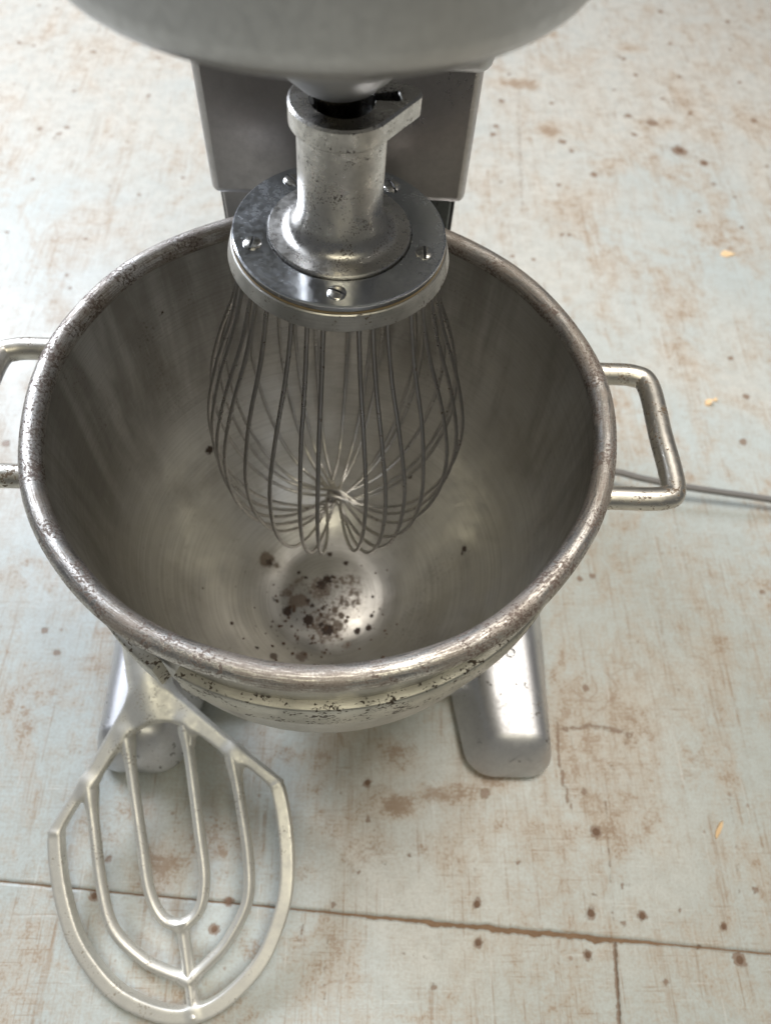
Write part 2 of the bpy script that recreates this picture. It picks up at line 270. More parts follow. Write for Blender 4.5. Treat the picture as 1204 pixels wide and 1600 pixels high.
BOWLM= [(-0.0583, -0.0056, -0.322, 0.0035, 1.0, 0), (-0.055, -0.0144, -0.3218, 0.0019, 1.0, 0), (-0.0441, -0.0194, -0.3198, 0.0039, 1.0, 0), (-0.0455, -0.0217, -0.3203, 0.0022, 1.0, 0), (-0.0419, -0.0296, -0.3206, 0.0017, 1.0, 0), (-0.0226, -0.028, -0.3155, 0.0037, 1.0, 0), (-0.0026, -0.0384, -0.3165, 0.0041, 1.0, 0), (-0.0094, -0.0332, -0.3149, 0.002, 1.0, 0), (-0.0082, -0.0169, -0.3101, 0.0028, 1.0, 0), (-0.0037, 0.0478, -0.3198, 0.0024, 1.0, 0), (-0.0172, 0.0522, -0.3214, 0.0016, 1.0, 0), (-0.0354, 0.0253, -0.3184, 0.0016, 1.0, 0), (-0.0278, 0.0191, -0.3146, 0.0016, 1.0, 0), (-0.0578, 0.0154, -0.3217, 0.0017, 1.0, 0), (-0.0516, 0.0165, -0.3211, 0.0013, 1.0, 0), (-0.0454, 0.0384, -0.3218, 0.0013, 1.0, 0), (0.0272, -0.0386, -0.3196, 0.0026, 1.0, 0), (0.039, -0.0346, -0.3207, 0.0028, 1.0, 0), (0.0591, -0.0303, -0.3203, 0.0029, 1.0, 0), (0.0689, -0.0358, -0.313, 0.0014, 1.0, 0), (0.0414, -0.0218, -0.3194, 0.0017, 1.0, 0), (0.0436, -0.0172, -0.3196, 0.0015, 1.0, 0), (0.0498, -0.0137, -0.3206, 0.002, 1.0, 0), (0.0524, -0.0107, -0.321, 0.0017, 1.0, 0), (0.0445, -0.0266, -0.3206, 0.0014, 1.0, 0), (0.0502, -0.0253, -0.3216, 0.0014, 1.0, 0), (0.0252, -0.0465, -0.3209, 0.0015, 1.0, 0), (0.035, -0.0483, -0.3218, 0.0017, 1.0, 0), (-0.0287, -0.0495, -0.3219, 0.0023, 1.0, 0), (-0.0522, -0.0475, -0.3176, 0.0023, 1.0, 0), (-0.0423, -0.0541, -0.3189, 0.0014, 1.0, 0), (-0.0695, -0.0647, -0.2992, 0.0013, 1.0, 0), (-0.0633, -0.0553, -0.3082, 0.0012, 1.0, 0), (0.0336, -0.0541, -0.321, 0.0011, 1.0, 0), (0.0565, -0.0538, -0.3128, 0.0011, 1.0, 0), (0.0423, -0.0008, -0.318, 0.0012, 1.0, 0), (0.0448, 0.0326, -0.3214, 0.0011, 1.0, 0), (-0.0246, -0.0083, -0.312, 0.0025, 1.0, 0), (-0.0235, -0.0003, -0.3113, 0.0022, 1.0, 0), (-0.0198, -0.0134, -0.3114, 0.0025, 1.0, 0), (-0.0117, 0.0108, -0.3093, 0.0047, 1.0, 0), (-0.0058, 0.0162, -0.3097, 0.0044, 1.0, 0), (-0.0013, 0.0191, -0.3102, 0.0028, 1.0, 0), (-0.0708, 0.0363, -0.3118, 0.0054, 0.8, 1), (-0.0609, 0.0321, -0.3188, 0.0038, 0.7, 1), (-0.0515, 0.0426, -0.32, 0.0022, 0.6, 1), (0.0174, -0.0541, -0.3219, 0.0034, 0.9, 1), (-0.0279, -0.0699, -0.3146, 0.0042, 0.8, 1), (-0.0531, -0.0718, -0.3038, 0.0027, 0.8, 1), (0.0211, -0.0652, -0.3189, 0.0021, 0.5, 1), (-0.037, -0.0084, -0.3162, 0.0056, 0.7, 1), (-0.0456, 0.0026, -0.3192, 0.0047, 0.5, 1), (-0.0293, -0.0079, -0.3132, 0.0046, 0.8, 1), (0.0047, -0.0183, -0.3101, 0.0031, 0.8, 1), (0.0109, -0.0238, -0.3121, 0.0028, 0.8, 1), (0.0156, -0.0292, -0.3143, 0.0018, 0.8, 1), (0.019, 0.0124, -0.3111, 0.0093, 0.45, 1), (0.0149, -0.0052, -0.3093, 0.0092, 0.45, 1), (0.0225, -0.0043, -0.3111, 0.0077, 0.45, 1), (0.0082, 0.0129, -0.3092, 0.0062, 0.5, 1), (-0.0037, -0.0356, -0.3154, 0.0122, 0.5, 1), (-0.0129, -0.0313, -0.3147, 0.0077, 0.5, 1), (0.0053, -0.0355, -0.3154, 0.0061, 0.5, 1), (-0.013, 0.0056, -0.309, 0.0093, 0.6, 1), (-0.0052, 0.0022, -0.3084, 0.0062, 0.5, 1), (0.0477, -0.0353, -0.3218, 0.0015, 0.7, 1), (0.0538, -0.0375, -0.3206, 0.0015, 0.7, 1), (-0.0338, 0.015, -0.3159, 0.0047, 0.4, 1), (-0.0412, 0.0072, -0.3178, 0.0038, 0.5, 1), (-0.1197, 0.1032, -0.2097, 0.0039, 1, 0), (-0.1072, 0.1175, -0.2066, 0.0019, 0.9, 0), (-0.1103, 0.1108, -0.2158, 0.0019, 0.8, 0), (-0.1775, 0.0268, -0.0269, 0.0012, 0.9, 0), (-0.1338, 0.1187, -0.0448, 0.0016, 0.9, 0), (-0.1333, 0.1199, -0.0344, 0.0011, 0.9, 0), (0.1575, 0.0538, -0.1821, 0.0018, 0.9, 0), (0.1311, 0.027, -0.2581, 0.0026, 0.9, 0), (0.1296, 0.0239, -0.2619, 0.0019, 0.8, 0), (-0.0674, 0.0338, -0.3145, 0.0041, 0.7, 0), (0.078, 0.1098, -0.2568, 0.002, 0.9, 0), (0.0712, 0.1147, -0.2561, 0.0017, 0.9, 0), (-0.156, 0.0093, -0.2158, 0.0018, 0.5, 0), (0.0133, 0.0371, -0.3168, 0.0027, 0.7, 0)]

# worn tinned steel of the rim and handles: grey metal with brown pits and rubbed streaks
def rim_material():
    t = NT('worn_tinned_rim')
    big = t.noise(26, 5, .6)
    fine = t.noise(900, 4, .7)
    sv = t.mapping((55, 900, 1), 'UV')
    streak = t.noise(1, 5, .65, sv)
    c = t.mix(t.ramp(big, .35, .65), (.70, .68, .65), (.58, .55, .50))
    c = t.mix(t.ramp(fine, .42, .60, 0, .62), c, (.25, .225, .20))
    m = t.ramp(t.math('ADD', streak, t.ramp(big, .35, .65, -.07, .10)), .49, .57)
    c = t.mix(t.math('MULTIPLY', m, .66), c, (.19, .15, .125))
    pm = t.ramp(t.math('ADD', t.noise(480, 4, .65), t.ramp(t.noise(40, 4), .35, .65, -.12, .09)), .54, .59)
    c = t.mix(t.math('MULTIPLY', pm, .85), c, (.11, .075, .06))
    al = t.math('MAXIMUM', pm, t.math('MULTIPLY', m, .7))
    r = t.math('ADD', t.ramp(fine, .3, .7, .30, .42), t.math('MULTIPLY', al, .22))
    t.bump(t.math('SUBTRACT', fine, t.math('MULTIPLY', al, 1.2)), .22, .0006)
    return t.out(c, r, t.math('SUBTRACT', 1.0, t.math('MULTIPLY', al, .7)))
M['rim'] = rim_material()
M['bar'] = metal('worn_tinned_bar', (.70, .67, .61), .40, (.16, .12, .085), (.575, .67), 420, 45, .14, None, .15)
M['band'] = metal('worn_tinned_band', (.62, .60, .54), .46, (.085, .066, .05), (.555, .65), 420, 34, .16, (10, 300, 1), .2)
M['cast'] = metal('cast_aluminium', (.64, .62, .59), .30, (.12, .10, .09), (.615, .69), 950, 60, .10, None, .10)
M['beater'] = metal('cast_beater', (.86, .84, .775), .50, (.30, .26, .20), (.62, .74), 500, 25, .10, None, .12, met=.78)
M['steel'] = metal('polished_plate', (.68, .70, .73), .20, (.25, .25, .25), (.72, .8), 200, 22, .10, None, .04, .16)
M['screw'] = metal('screw_steel', (.72, .70, .66), .22, None, bump=.05)
M['wire'] = metal('wire_steel', (.52, .50, .47), .34, (.14, .11, .08), (.66, .76), 300, 30, .10, None, .05)
M['leg'] = metal('smooth_leg', (.76, .76, .77), .47, (.16, .15, .14), (.64, .72), 150, 12, .10, None, .08)
M['flange'] = metal('turned_flange', (.60, .585, .55), .40, (.2, .17, .14), (.62, .72), 600, 40, .16, (25, 900, 1), .25)
M['dark'] = metal('dark_steel', (.10, .10, .10), .45, None, bump=.05)
M['shaft'] = metal('greasy_shaft', (.16, .14, .10), .30, None, bump=.05)
M['head'] = metal('grey_head', (.55, .55, .55), .42, None, patch=5, var=.03, bump=.02, smudge=.06)
M['panel'] = metal('brushed_panel', (.50, .48, .475), .34, None, patch=9, var=.10, bump=.03)
M['column'] = metal('column_grey', (.20, .215, .21), .5, (.03, .03, .025), (.58, .70), 90, 20, .12, None, .1)
t = NT('gasket_paper')
M['gasket'] = t.out((.33, .25, .15), .8, 0.0)
t = NT('cord_rubber')
M['cord'] = t.out(t.mix(t.noise(90, 3), (.16, .155, .15), (.22, .21, .20)), .55, 0.0)
t = NT('pale_wood_chip')
M['chip'] = t.out(t.mix(t.noise(300, 4), (.72, .46, .24), (.80, .62, .38)), .7, 0.0)

def floor_material():
    t = NT('worn_painted_floor')
    n_big = t.noise(2.0, 4, .6)
    n_mid = t.noise(1, 9, .74, t.mapping((10, 6.0, 1), rot=(0, 0, .08)), .6)
    n_fine = t.noise(46, 9, .78)
    n_grain = t.noise(360, 5, .75)
    # cool and warm light put into the base tone: bluer near, creamier further back
    sx = t.n.new('ShaderNodeSeparateXYZ'); t.t.links.new(t.tc.outputs['Object'], sx.inputs[0])
    n_big = t.math('ADD', n_big, t.ramp(sx.outputs[1], .15, 1.0, -.12, .13))
    base = t.mix(t.ramp(n_big, .36, .64), (.485, .53, .518), (.59, .565, .505))
    base = t.mix(t.ramp(n_fine, .38, .62, 0, .55), base, (.40, .42, .395))
    base = t.mix(t.ramp(n_grain, .44, .66, 0, .45), base, (.36, .335, .285))
    blot = t.attr('blot')
    fz = t.math('SUBTRACT', n_fine, .5)
    gz = t.math('SUBTRACT', n_grain, .5)
    # paint rubbed thin: brownish primer and grime show through in grainy clouds
    cl = t.math('ADD', n_mid, t.math('MULTIPLY', blot, .26))
    veil = t.ramp(t.math('ADD', t.math('ADD', cl, t.math('MULTIPLY', fz, .6)), t.math('MULTIPLY', gz, .35)), .42, .72, 0, .62)
    base = t.mix(veil, base, (.47, .37, .27))
    wear = t.ramp(t.math('ADD', t.math('ADD', cl, t.math('MULTIPLY', fz, 1.1)), t.math('MULTIPLY', gz, .8)), .64, .74)
    base = t.mix(t.math('MULTIPLY', wear, .55), base, (.30, .215, .145))
    # streaks running with the boards, cross scuffs and hair scratches in several directions
    st = t.ramp(t.noise(1, 5, .7, t.mapping((130, 3.2, 1), rot=(0, 0, .08))), .56, .66)
    st = t.math('MULTIPLY', st, t.ramp(n_mid, .38, .60))
    base = t.mix(t.math('MULTIPLY', st, .55), base, (.33, .235, .155))
    for k, (sx, sy, rz, lo, dark, amt) in enumerate(((14, 420, .55, .60, 1, .62), (300, 9, -.75, .62, 0, .55), (380, 11, .35, .60, 1, .62), (11, 330, -.25, .63, 0, .50), (520, 26, -1.2, .60, 1, .50), (200, 7, .10, .60, 1, .60), (600, 18, .9, .60, 1, .5), (20, 650, 1.0, .61, 0, .5))):
        sc = t.ramp(t.noise(1, 3, .6, t.mapping((sx, sy, 1), rot=(0, 0, rz))), lo, lo + .07)
        sc = t.math('MULTIPLY', sc, t.ramp(n_fine if k % 2 else n_mid, .40, .58))
        base = t.mix(t.math('MULTIPLY', sc, amt), base, (.30, .22, .15) if dark else (.66, .68, .66))
    # scattered small brown flecks
    v = t.voro(60); v2 = t.n.new('ShaderNodeSeparateColor'); t.t.links.new(v.outputs['Color'], v2.inputs[0])
    sz = t.ramp(v2.outputs[0], .66, 1.0, 0., .15)
    fl = t.ramp(t.math('ADD', t.math('SUBTRACT', sz, v.outputs['Distance']), t.math('MULTIPLY', fz, .25)), 0, .06)
    base = t.mix(t.math('MULTIPLY', fl, .6), base, (.26, .18, .12))
    # old hairline cracks wandering through the paint
    vc = t.n.new('ShaderNodeVectorMath'); vc.operation = 'ADD'
    t.t.links.new(t.tc.outputs['Object'], vc.inputs[0])
    nn = t.n.new('ShaderNodeTexNoise'); t.t.links.new(t.tc.outputs['Object'], nn.inputs['Vector']); nn.inputs['Scale'].default_value = 14; nn.inputs['Detail'].default_value = 5
    vs_ = t.n.new('ShaderNodeVectorMath'); vs_.operation = 'SCALE'; t.t.links.new(nn.outputs['Color'], vs_.inputs[0]); vs_.inputs['Scale'].default_value = .09
    t.t.links.new(vs_.outputs[0], vc.inputs[1])
    ve = t.voro(8.5, vc.outputs[0], 'DISTANCE_TO_EDGE')
    ck = t.math('MULTIPLY', t.ramp(ve.outputs['Distance'], .018, .003), t.ramp(n_mid, .50, .62))
    base = t.mix(t.math('MULTIPLY', ck, .55), base, (.30, .21, .14))
    # soft blots (stain, with shadow painted in under the beater) and hard marks
    bl = t.ramp(t.math('ADD', blot, t.math('ADD', t.math('MULTIPLY', fz, 2.4), t.math('MULTIPLY', gz, 1.3))), .34, .78)
    base = t.mix(t.math('MULTIPLY', bl, .62), base, (.30, .21, .14))
    hm = t.ramp(t.math('ADD', t.attr('mark'), t.math('MULTIPLY', t.math('SUBTRACT', t.noise(170, 5, .7), .5), 1.6)), .36, .62)
    base = t.mix(t.math('MULTIPLY', hm, .80), base, (.21, .13, .08))
    rough = t.math('ADD', t.ramp(n_mid, .3, .7, .32, .50), t.math('MULTIPLY', bl, .15))
    t.bump(t.math('SUBTRACT', t.math('ADD', n_fine, t.math('MULTIPLY', n_grain, .4)), t.math('MULTIPLY', hm, .8)), .35, .0016)
    return t.out(base, rough, 0.0)

M['floor'] = floor_material()
t = NT('seam_dirt')
M['dirt'] = t.out(t.mix(t.noise(60, 6, .7), (.14, .085, .05), (.33, .215, .13)), .85, 0.0)
t.bump(t.noise(200, 5), .6, .002)
t = NT('rusted_nail')
M['nail'] = t.out(t.mix(t.noise(300, 4), (.13, .08, .05), (.24, .15, .10)), .75, .2)

def bowl_material():
    t = NT('dull_tinned_bowl')
    sx = t.n.new('ShaderNodeSeparateXYZ'); t.t.links.new(t.tc.outputs['Object'], sx.inputs[0])
    wall = t.ramp(sx.outputs[2], .12, .22)                       # height in the bowl: smears sit on the wall
    streak = t.noise(1, 5, .6, t.mapping((22, 3.0, 1), 'UV'), .4)
    streak = t.math('MULTIPLY', t.ramp(streak, .44, .66), wall)
    cloud = t.noise(6, 7, .65)
    c = t.mix(t.ramp(cloud, .35, .65), (.62, .61, .585), (.50, .485, .45))
    c = t.mix(t.math('MULTIPLY', streak, .62), c, (.25, .23, .20))
    c = t.mix(t.ramp(t.noise(13, 6, .7), .50, .70, 0, .35), c, (.30, .27, .23))
    # fine turned scratches round the bowl
    c = t.mix(t.ramp(t.noise(1, 3, .6, t.mapping((4, 1300, 1), 'UV')), .46, .62, 0, .42), c, (.28, .265, .24))
    sc = t.ramp(t.noise(1, 2, .5, t.mapping((700, 30, 1), 'UV', (0, 0, .5))), .66, .74)
    c = t.mix(t.math('MULTIPLY', sc, .3), c, (.74, .73, .71))
    pn = t.noise(420, 4, .65)
    sp = t.ramp(t.math('ADD', pn, t.ramp(t.noise(16, 4), .4, .7, -.14, .05)), .62, .70)
    c = t.mix(t.math('MULTIPLY', sp, .6), c, (.15, .115, .09))
    nz = t.math('MULTIPLY', t.math('SUBTRACT', t.noise(330, 6, .72), .5), 1.7)
    sm = t.ramp(t.math('ADD', t.attr('smudge'), t.math('MULTIPLY', t.math('SUBTRACT', t.noise(170, 8, .78), .5), 2.4)), .22, .62)
    c = t.mix(t.math('MULTIPLY', sm, .88), c, (.135, .095, .066))
    hm = t.ramp(t.math('ADD', t.attr('mark'), nz), .40, .60)
    c = t.mix(hm, c, (.045, .028, .02))
    al = t.math('MAXIMUM', t.math('MULTIPLY', sm, .75), hm)
    r = t.math('ADD', t.ramp(t.noise(34, 6, .7), .3, .7, .30, .50), t.math('MULTIPLY', al, .3))
    r = t.math('ADD', r, t.math('MULTIPLY', streak, .12))
    t.bump(t.math('ADD', t.noise(60, 4), t.math('MULTIPLY', hm, 1.2)), .10, .0008)
    return t.out(c, r, t.math('SUBTRACT', .87, t.math('MULTIPLY', al, .75)))
M['bowl'] = bowl_material()

# ------------------------------------------------------------------ floor
FA = R(-4.5)                       # the sheets lie a few degrees off the mixer's axis
floor_e = link('floor', box(-7.9, 7.9, -7.9, 9.9, -.05, -.0007), M['dirt'], None, False)
tag(floor_e, 'worn pale painted wooden floor under the mixer', None, None, 'structure')
ca, sa = math.cos(FA), math.sin(FA)
SEAM = (0.276, -0.3084)            # where the cross seam meets the long one

def to_floor(x, y):                # world -> sheet axes
    return ca * x + sa * y, -sa * x + ca * y
su, sv = to_floor(*SEAM)

def marks(X, Y):
    m = np.zeros_like(X); b = np.zeros_like(X)
    for x, y, r, s in SPOTS:
        d = np.hypot((X - x), (Y - y)) / (r * 1.0)
        m = np.maximum(m, s * np.clip(1.25 - d * .75, 0, 1))
    for x, y, rx, ry, s in BLOTS:
        d = np.hypot((X - x) / rx, (Y - y) / ry)
        b = np.maximum(b, s * np.clip(1.35 - d, 0, 1))
    for pts, w, s in LINES:
        p = crom(pts, 6) if len(pts) > 2 else np.asarray(pts, float)
        for a, c in zip(p[:-1], p[1:]):
            a = np.asarray(a); c = np.asarray(c); v = c - a
            t = np.clip(((X - a[0]) * v[0] + (Y - a[1]) * v[1]) / (v @ v), 0, 1)
            d = np.hypot(X - a[0] - t * v[0], Y - a[1] - t * v[1]) / max(w, .0016)
            m = np.maximum(m, s * .72 * np.clip(1.5 - d * .8, 0, 1))
    return m, b

def sheet(u0, u1, v0, v1, du0, du1, dv0, dv1, step, rag):
    us = np.unique(np.r_[u0, np.arange(max(u0, du0), min(u1, du1), step), u1])
    vv = np.unique(np.r_[v0, np.arange(max(v0, dv0), min(v1, dv1), step), v1])
    U, V = np.meshgrid(us, vv, indexing='ij')
    # slightly ragged, worn edge along the seam
    w = .0022 * np.sin(U * 61) + .0014 * np.sin(U * 147 + 1) + .0010 * np.sin(U * 390 + 2) + .0007 * np.sin(U * 913)
    wide = 1 / (1 + np.exp(-(U - .09) / .03)) / (1 + np.exp((U - .325) / .008))
    if rag == 'low': V = V - (np.abs(w) * (0.12 + .7 * wide) + .0010 * wide) * np.clip(1 - (v1 - V) / .016, 0, 1)
    if rag == 'high': V = V + (np.abs(w[::-1]) * (.10 + .40 * wide)) * np.clip(1 - (V - v0) / .016, 0, 1)
    Z = np.zeros_like(U)
    X, Y = ca * U - sa * V, sa * U + ca * V
    Z += .0004 * np.sin(X * 9) * np.sin(Y * 7 + 1)
    m, b = marks(X, Y)
    me = grid_mesh(np.stack([X, Y, Z], -1))
    set_attr(me, 'mark', m.ravel()); set_attr(me, 'blot', b.ravel())
    o = link('floor_panel', me, M['floor'], floor_e)
    # edge skirt so the sheet has thickness at the seam
    s = o.modifiers.new('thickness', 'SOLIDIFY'); s.thickness = .003; s.offset = -1
    return o
G = .0005
sheet(-9.5, 9.5, sv + G, 12, -.95, 1.05, -1, 1.75, .0036, 'high')
sheet(-9.5, su - .0002, -9.5, sv - G, -.5, 2, -.52, 2, .003, 'low')
sheet(su + .0002, 9.5, -9.5, sv - G, -2, .62, -.52, 2, .003, 'low')
nm = lathe([(0, .0009), (.0022, .0008), (.0036, .0004), (.0042, -.0006)], 14)
nm.materials.append(M['nail'])
for x, y, r in ((.1477, -.2797, 1), (.147, -.3114, .95), (.2566, -.2868, 1.1), (.3058, -.2887, 1.05), (.3829, -.2975, .9), (.3919, -.3247, 1.3),
             (.2717, -.215, 1.25), (.2489, -.3209, .9), (-.2121, -.2745, 1.1), (-.0867, -.2782, 1.1), (-.0977, -.3013, 1.1), (.0418, -.1705, .95), (.5807, .9103, 2.4), (.6186, .8776, 1.5)):
    o = link('nail_head', nm, None, floor_e, True)
    o.location = (x, y, .0002); o.scale = (r * .66, r * .72, .45); o.rotation_euler = (0, 0, x * 40)

# ------------------------------------------------------------------ mixer
mixer = empty('planetary_mixer', (0, .3, 0))
tag(mixer, 'grey metal planetary floor mixer with column, overhanging head and two forward legs', 'mixer')
def mx(name, me, mat, bev=0, seg=3, parent=None, smooth=True):
    if parent is None:
        me.transform(Matrix.Translation((0, -.3, 0)))
    o = link(name, me, mat, parent or mixer, smooth, 40)
    if bev: bevel(o, bev, seg)
    return o
mx('column', box(-.100, .100, .256, .43, .05, .56), M['column'], .006)
pn = mx('front_panel', box(-.1045, .1075, .231, .262, .382, .56), M['panel'], .007, 4)
for s in (-1, 1):
    mx('slide_rail', box(min(s * .098, s * .074), max(s * .098, s * .074), .241, .2555, .09, .40), M['column'] if s > 0 else M['panel'], .002)
    mx('side_trim', box(min(s * .1002, s * .1040), max(s * .1002, s * .1040), .2625, .40, .09, .50), M['dark'], .001)
mx('neck_collar', box(-.111, .113, .2225, .44, .4925, .64), M['head'], .012, 4)

def rounded_slab(x, y0, y1, z0, z1, rad, n=14):
    pts = []
    for cx, cy, a0 in ((x - rad, y0 + rad, -90), (x - .06, y1 - .06, 0), (-x + .06, y1 - .06, 90), (-x + rad, y0 + rad, 180)):
        r_ = rad if cy < 0.1 else .06
        for k in range(n + 1):
            a = R(a0 + 90 * k / n); pts.append((cx + r_ * math.cos(a), cy + r_ * math.sin(a)))
    m = len(pts)
    V = [(px, py, z) for z in (z0, z1) for px, py in pts]
    F = [tuple(range(m))[::-1], tuple(range(m, 2 * m))] + [(i, (i + 1) % m, m + (i + 1) % m, m + i) for i in range(m)]
    return mesh(V, F)
mx('head_housing', rounded_slab(.125, -.105, .46, .702, .90, .12), M['head'], .012, 4)
mx('head_neck', box(-.10, .10, .17, .44, .63, .71), M['head'], .02, 4)
dc = (.0048, .040)
mx('planetary_drum', lathe([(0, .651), (.09, .651), (.100, .651), (.1065, .6522), (.1105, .6548), (.1132, .659), (.114, .665), (.1142, .703)], 160, (dc[0], dc[1], 0)), M['head'])
ax = (.0085, .0648)
boss = mx('shaft_boss', lathe([(.0125, .5785), (.0195, .578), (.0225, .5800), (.0290, .5865), (.0340, .5930), (.0362, .5975), (.0368, .602), (.0368, .66)], 96, (*ax, 0)), M['head'])
mx('agitator_shaft', lathe([(0, .545), (.0105, .545), (.012, .547), (.012, .585)], 48, (*ax, 0)), M['shaft'])
pin = tube([(ax[0] - .0135, ax[1] - .0125, .5745), (ax[0] - .004, ax[1] - .003, .5745)], .0022, 12)
mx('drive_pin', pin, M['dark'])

# bowl support behind and under the bowl
a = np.linspace(R(-8), R(188), 60)
ys = np.stack([.1985 * np.cos(a), .1985 * np.sin(a), np.full_like(a, .288)], -1)
mx('bowl_yoke', tube(ys, 1, sect=[(-.009, -.012), (.009, -.012), (.009, .012), (-.009, .012)], normal=(0, 0, 1)), M['dark'], .002)

# base and legs: drafted castings, wider at the floor
def leg_mesh(s):
    st = np.array([  # y, floor inner x, floor outer x, top inner x, top outer x, top z
        (-.1655, .143, .231, .166, .219, .0605), (-.146, .1385, .232, .1635, .2185, .0612), (-.080, .127, .234, .1525, .2165, .0625),
        (-.028, .118, .236, .146, .2145, .064), (.08, .105, .238, .130, .208, .067), (.20, .09, .238, .11, .20, .072), (.33, .08, .235, .09, .195, .08)])
    rad = .023
    ys = []
    for k in range(9):
        ph = PI / 2 * k / 8; ys.append((-.1665 + rad * (1 - math.sin(ph)), rad * (1 - math.cos(ph))))
    ys = sorted(ys) + [(y, 0) for y in np.linspace(-.140, .33, 24)]
    rows = []
    for y, ins in ys:
        v = [np.interp(y, st[:, 0], st[:, c]) for c in range(1, 6)]
        a0, a1, b0, b1, z = v
        quad = [np.array(p) for p in ((a0 + ins, .010), (a1 - ins, .010), (b1 - ins * .9, z - ins), (b0 + ins * .9, z - ins))]
        rr_ = [.006, .006, .0145, .0145]; row = []
        for i in range(4):
            p, q, n_ = quad[i], quad[i - 1], quad[(i + 1) % 4]
            d1 = (q - p) / np.linalg.norm(q - p); d2 = (n_ - p) / np.linalg.norm(n_ - p)
            for k in np.linspace(0, 1, 8):
                A, B = p + d1 * rr_[i] * 1.2, p + d2 * rr_[i] * 1.2
                c = (1 - k) ** 2 * A + 2 * k * (1 - k) * p + k * k * B
                lean = .020 * (c[1] / .06) ** 1.6 * max(0, 1 - (y + .1665) / .05)
                row.append((s * c[0], y + lean, c[1]))
        rows.append(row)
    P = np.array(rows)
    me = grid_mesh(P, None, close_j=True)
    bm = bmesh.new(); bm.from_mesh(me); bm.verts.ensure_lookup_table()
    n = P.shape[1]
    for base, ctr in ((0, P[0].mean(0)), ((len(P) - 1) * n, P[-1].mean(0))):
        c = bm.verts.new(ctr); bm.verts.ensure_lookup_table()
        for j in range(n): bm.faces.new([bm.verts[base + j], bm.verts[base + (j + 1) % n], c])
    bmesh.ops.recalc_face_normals(bm, faces=bm.faces)
    bm.to_mesh(me); bm.free()
    return me
for s in (-1, 1):
    L = mx('leg', leg_mesh(s), M['leg'])
    L.data.set_sharp_from_angle(angle=R(75))
    for py in (-.125, .28):
        mx('rubber_foot', lathe([(0, .0105), (.018, .0105), (.0205, .009), (.021, .0005), (0, .0005)], 32, (s * (.186 if py < 0 else .16), py, 0)), M['dark'])
    fx = sorted((s * .098, s * .1405))
    mx('leg_flange', box(fx[0], fx[1], -.085, .25, .012, .038), M['leg'], .008, 3)
    sl = lathe([(0, 0), (.0035, 0), (.0045, .0012), (.0045, .003)], 20, (s * .186, -.052, .0628))
    mx('leg_plug', sl, M['dark'])
mx('base', box(-.20, .20, .20, .47, .002, .085), M['leg'], .02, 4)

# ------------------------------------------------------------------ mixing bowl
BZ = .40
bowl = empty('mixing_bowl', (0, 0, .078))
tag(bowl, 'large worn tinned steel mixing bowl with rolled rim and two side handles', 'bowl')
def bo(name, me, mat, parent=None):
    me.transform(Matrix.Translation((0, 0, BZ - .078)))
    return link(name, me, mat, parent or bowl, True, 50)
INN = crom([(.1815, -.004), (.180, -.05), (.1793, -.10), (.1772, -.14), (.1718, -.175), (.156, -.222), (.131, -.262), (.104, -.292), (.083, -.3070), (.068, -.3145), (.056, -.3175), (.046, -.3178), (.034, -.3160), (.020, -.3136), (.008, -.3127), (.0004, -.3126)], 40)
ln = np.r_[0, np.cumsum(np.linalg.norm(np.diff(INN, axis=0), axis=1))]
smp = np.r_[np.arange(0, ln[-1] - .175, .004), np.arange(ln[-1] - .175, ln[-1], .0011), ln[-1]]
INN = np.stack([np.interp(smp, ln, INN[:, 0]), np.interp(smp, ln, INN[:, 1])], -1)
OUT = crom([(.0004, -.3245), (.05, -.3245), (.07, -.3215), (.085, -.3115), (.106, -.294), (.133, -.264), (.158, -.224), (.1745, -.176), (.1800, -.14), (.1820, -.10), (.1828, -.05), (.1835, -.004)], 8)
P, U = lathe_pts(np.vstack([OUT, INN]), 640)
me = grid_mesh(P, U)
X = P.reshape(-1, 3); inner = np.repeat(np.arange(len(P)) >= len(OUT), P.shape[1])
mk = np.zeros(len(X)); sg = np.zeros(len(X))
for x, y, z, r, s, br in BOWLM:
    d = np.linalg.norm(X - np.array([x, y, z]), axis=1)
    if br: sg = np.maximum(sg, s * np.clip(1.7 - d / (r * 1.35), 0, 1))
    else: mk = np.maximum(mk, s * np.clip(1.35 - d / (r * 1.35) * .8, 0, 1))
set_attr(me, 'mark', mk * inner); set_attr(me, 'smudge', sg * inner)
bo('body', me, M['bowl'])
# dried crumbs lying on the bottom
cr = np.random.default_rng(11)
V = []; F = []
pr_, pz_ = INN[::-1, 0], INN[::-1, 1]
for k in range(170):
    if k < 110: x, y = cr.normal((-.012, -.030), (.030, .028))
    else: x, y = cr.normal((0, -.02), (.075, .06))
    q = math.hypot(x, y)
    if q > .125: continue
    z = float(np.interp(q, pr_, pz_)); r_ = .0006 + .0010 * cr.random() ** 2 * (1.6 if k < 110 else 1)
    b0 = len(V); ph = cr.random() * 6.28
    for i in range(6):
        a = ph + i * PI / 3; w = r_ * (.7 + .6 * cr.random())
        V.append((x + w * math.cos(a), y + w * math.sin(a), z + .0001 + .35 * (q > .07) * (q - .07) * 0))
    for i in range(6):
        a = ph + .4 + i * PI / 3; w = r_ * (.35 + .4 * cr.random())
        V.append((x + w * math.cos(a), y + w * math.sin(a), z + r_ * (.45 + .5 * cr.random())))
    for i in range(6): F.append((b0 + i, b0 + (i + 1) % 6, b0 + 6 + (i + 1) % 6, b0 + 6 + i))
    F.append(tuple(b0 + 6 + i for i in range(6)))
t = NT('brown_crumb')
M['crumb'] = t.out(t.mix(t.noise(900, 3), (.05, .03, .02), (.15, .09, .055)), .85, 0.0)
tag(bo('crumbs', mesh(V, F), M['crumb']), None, None, None, 'stuff')
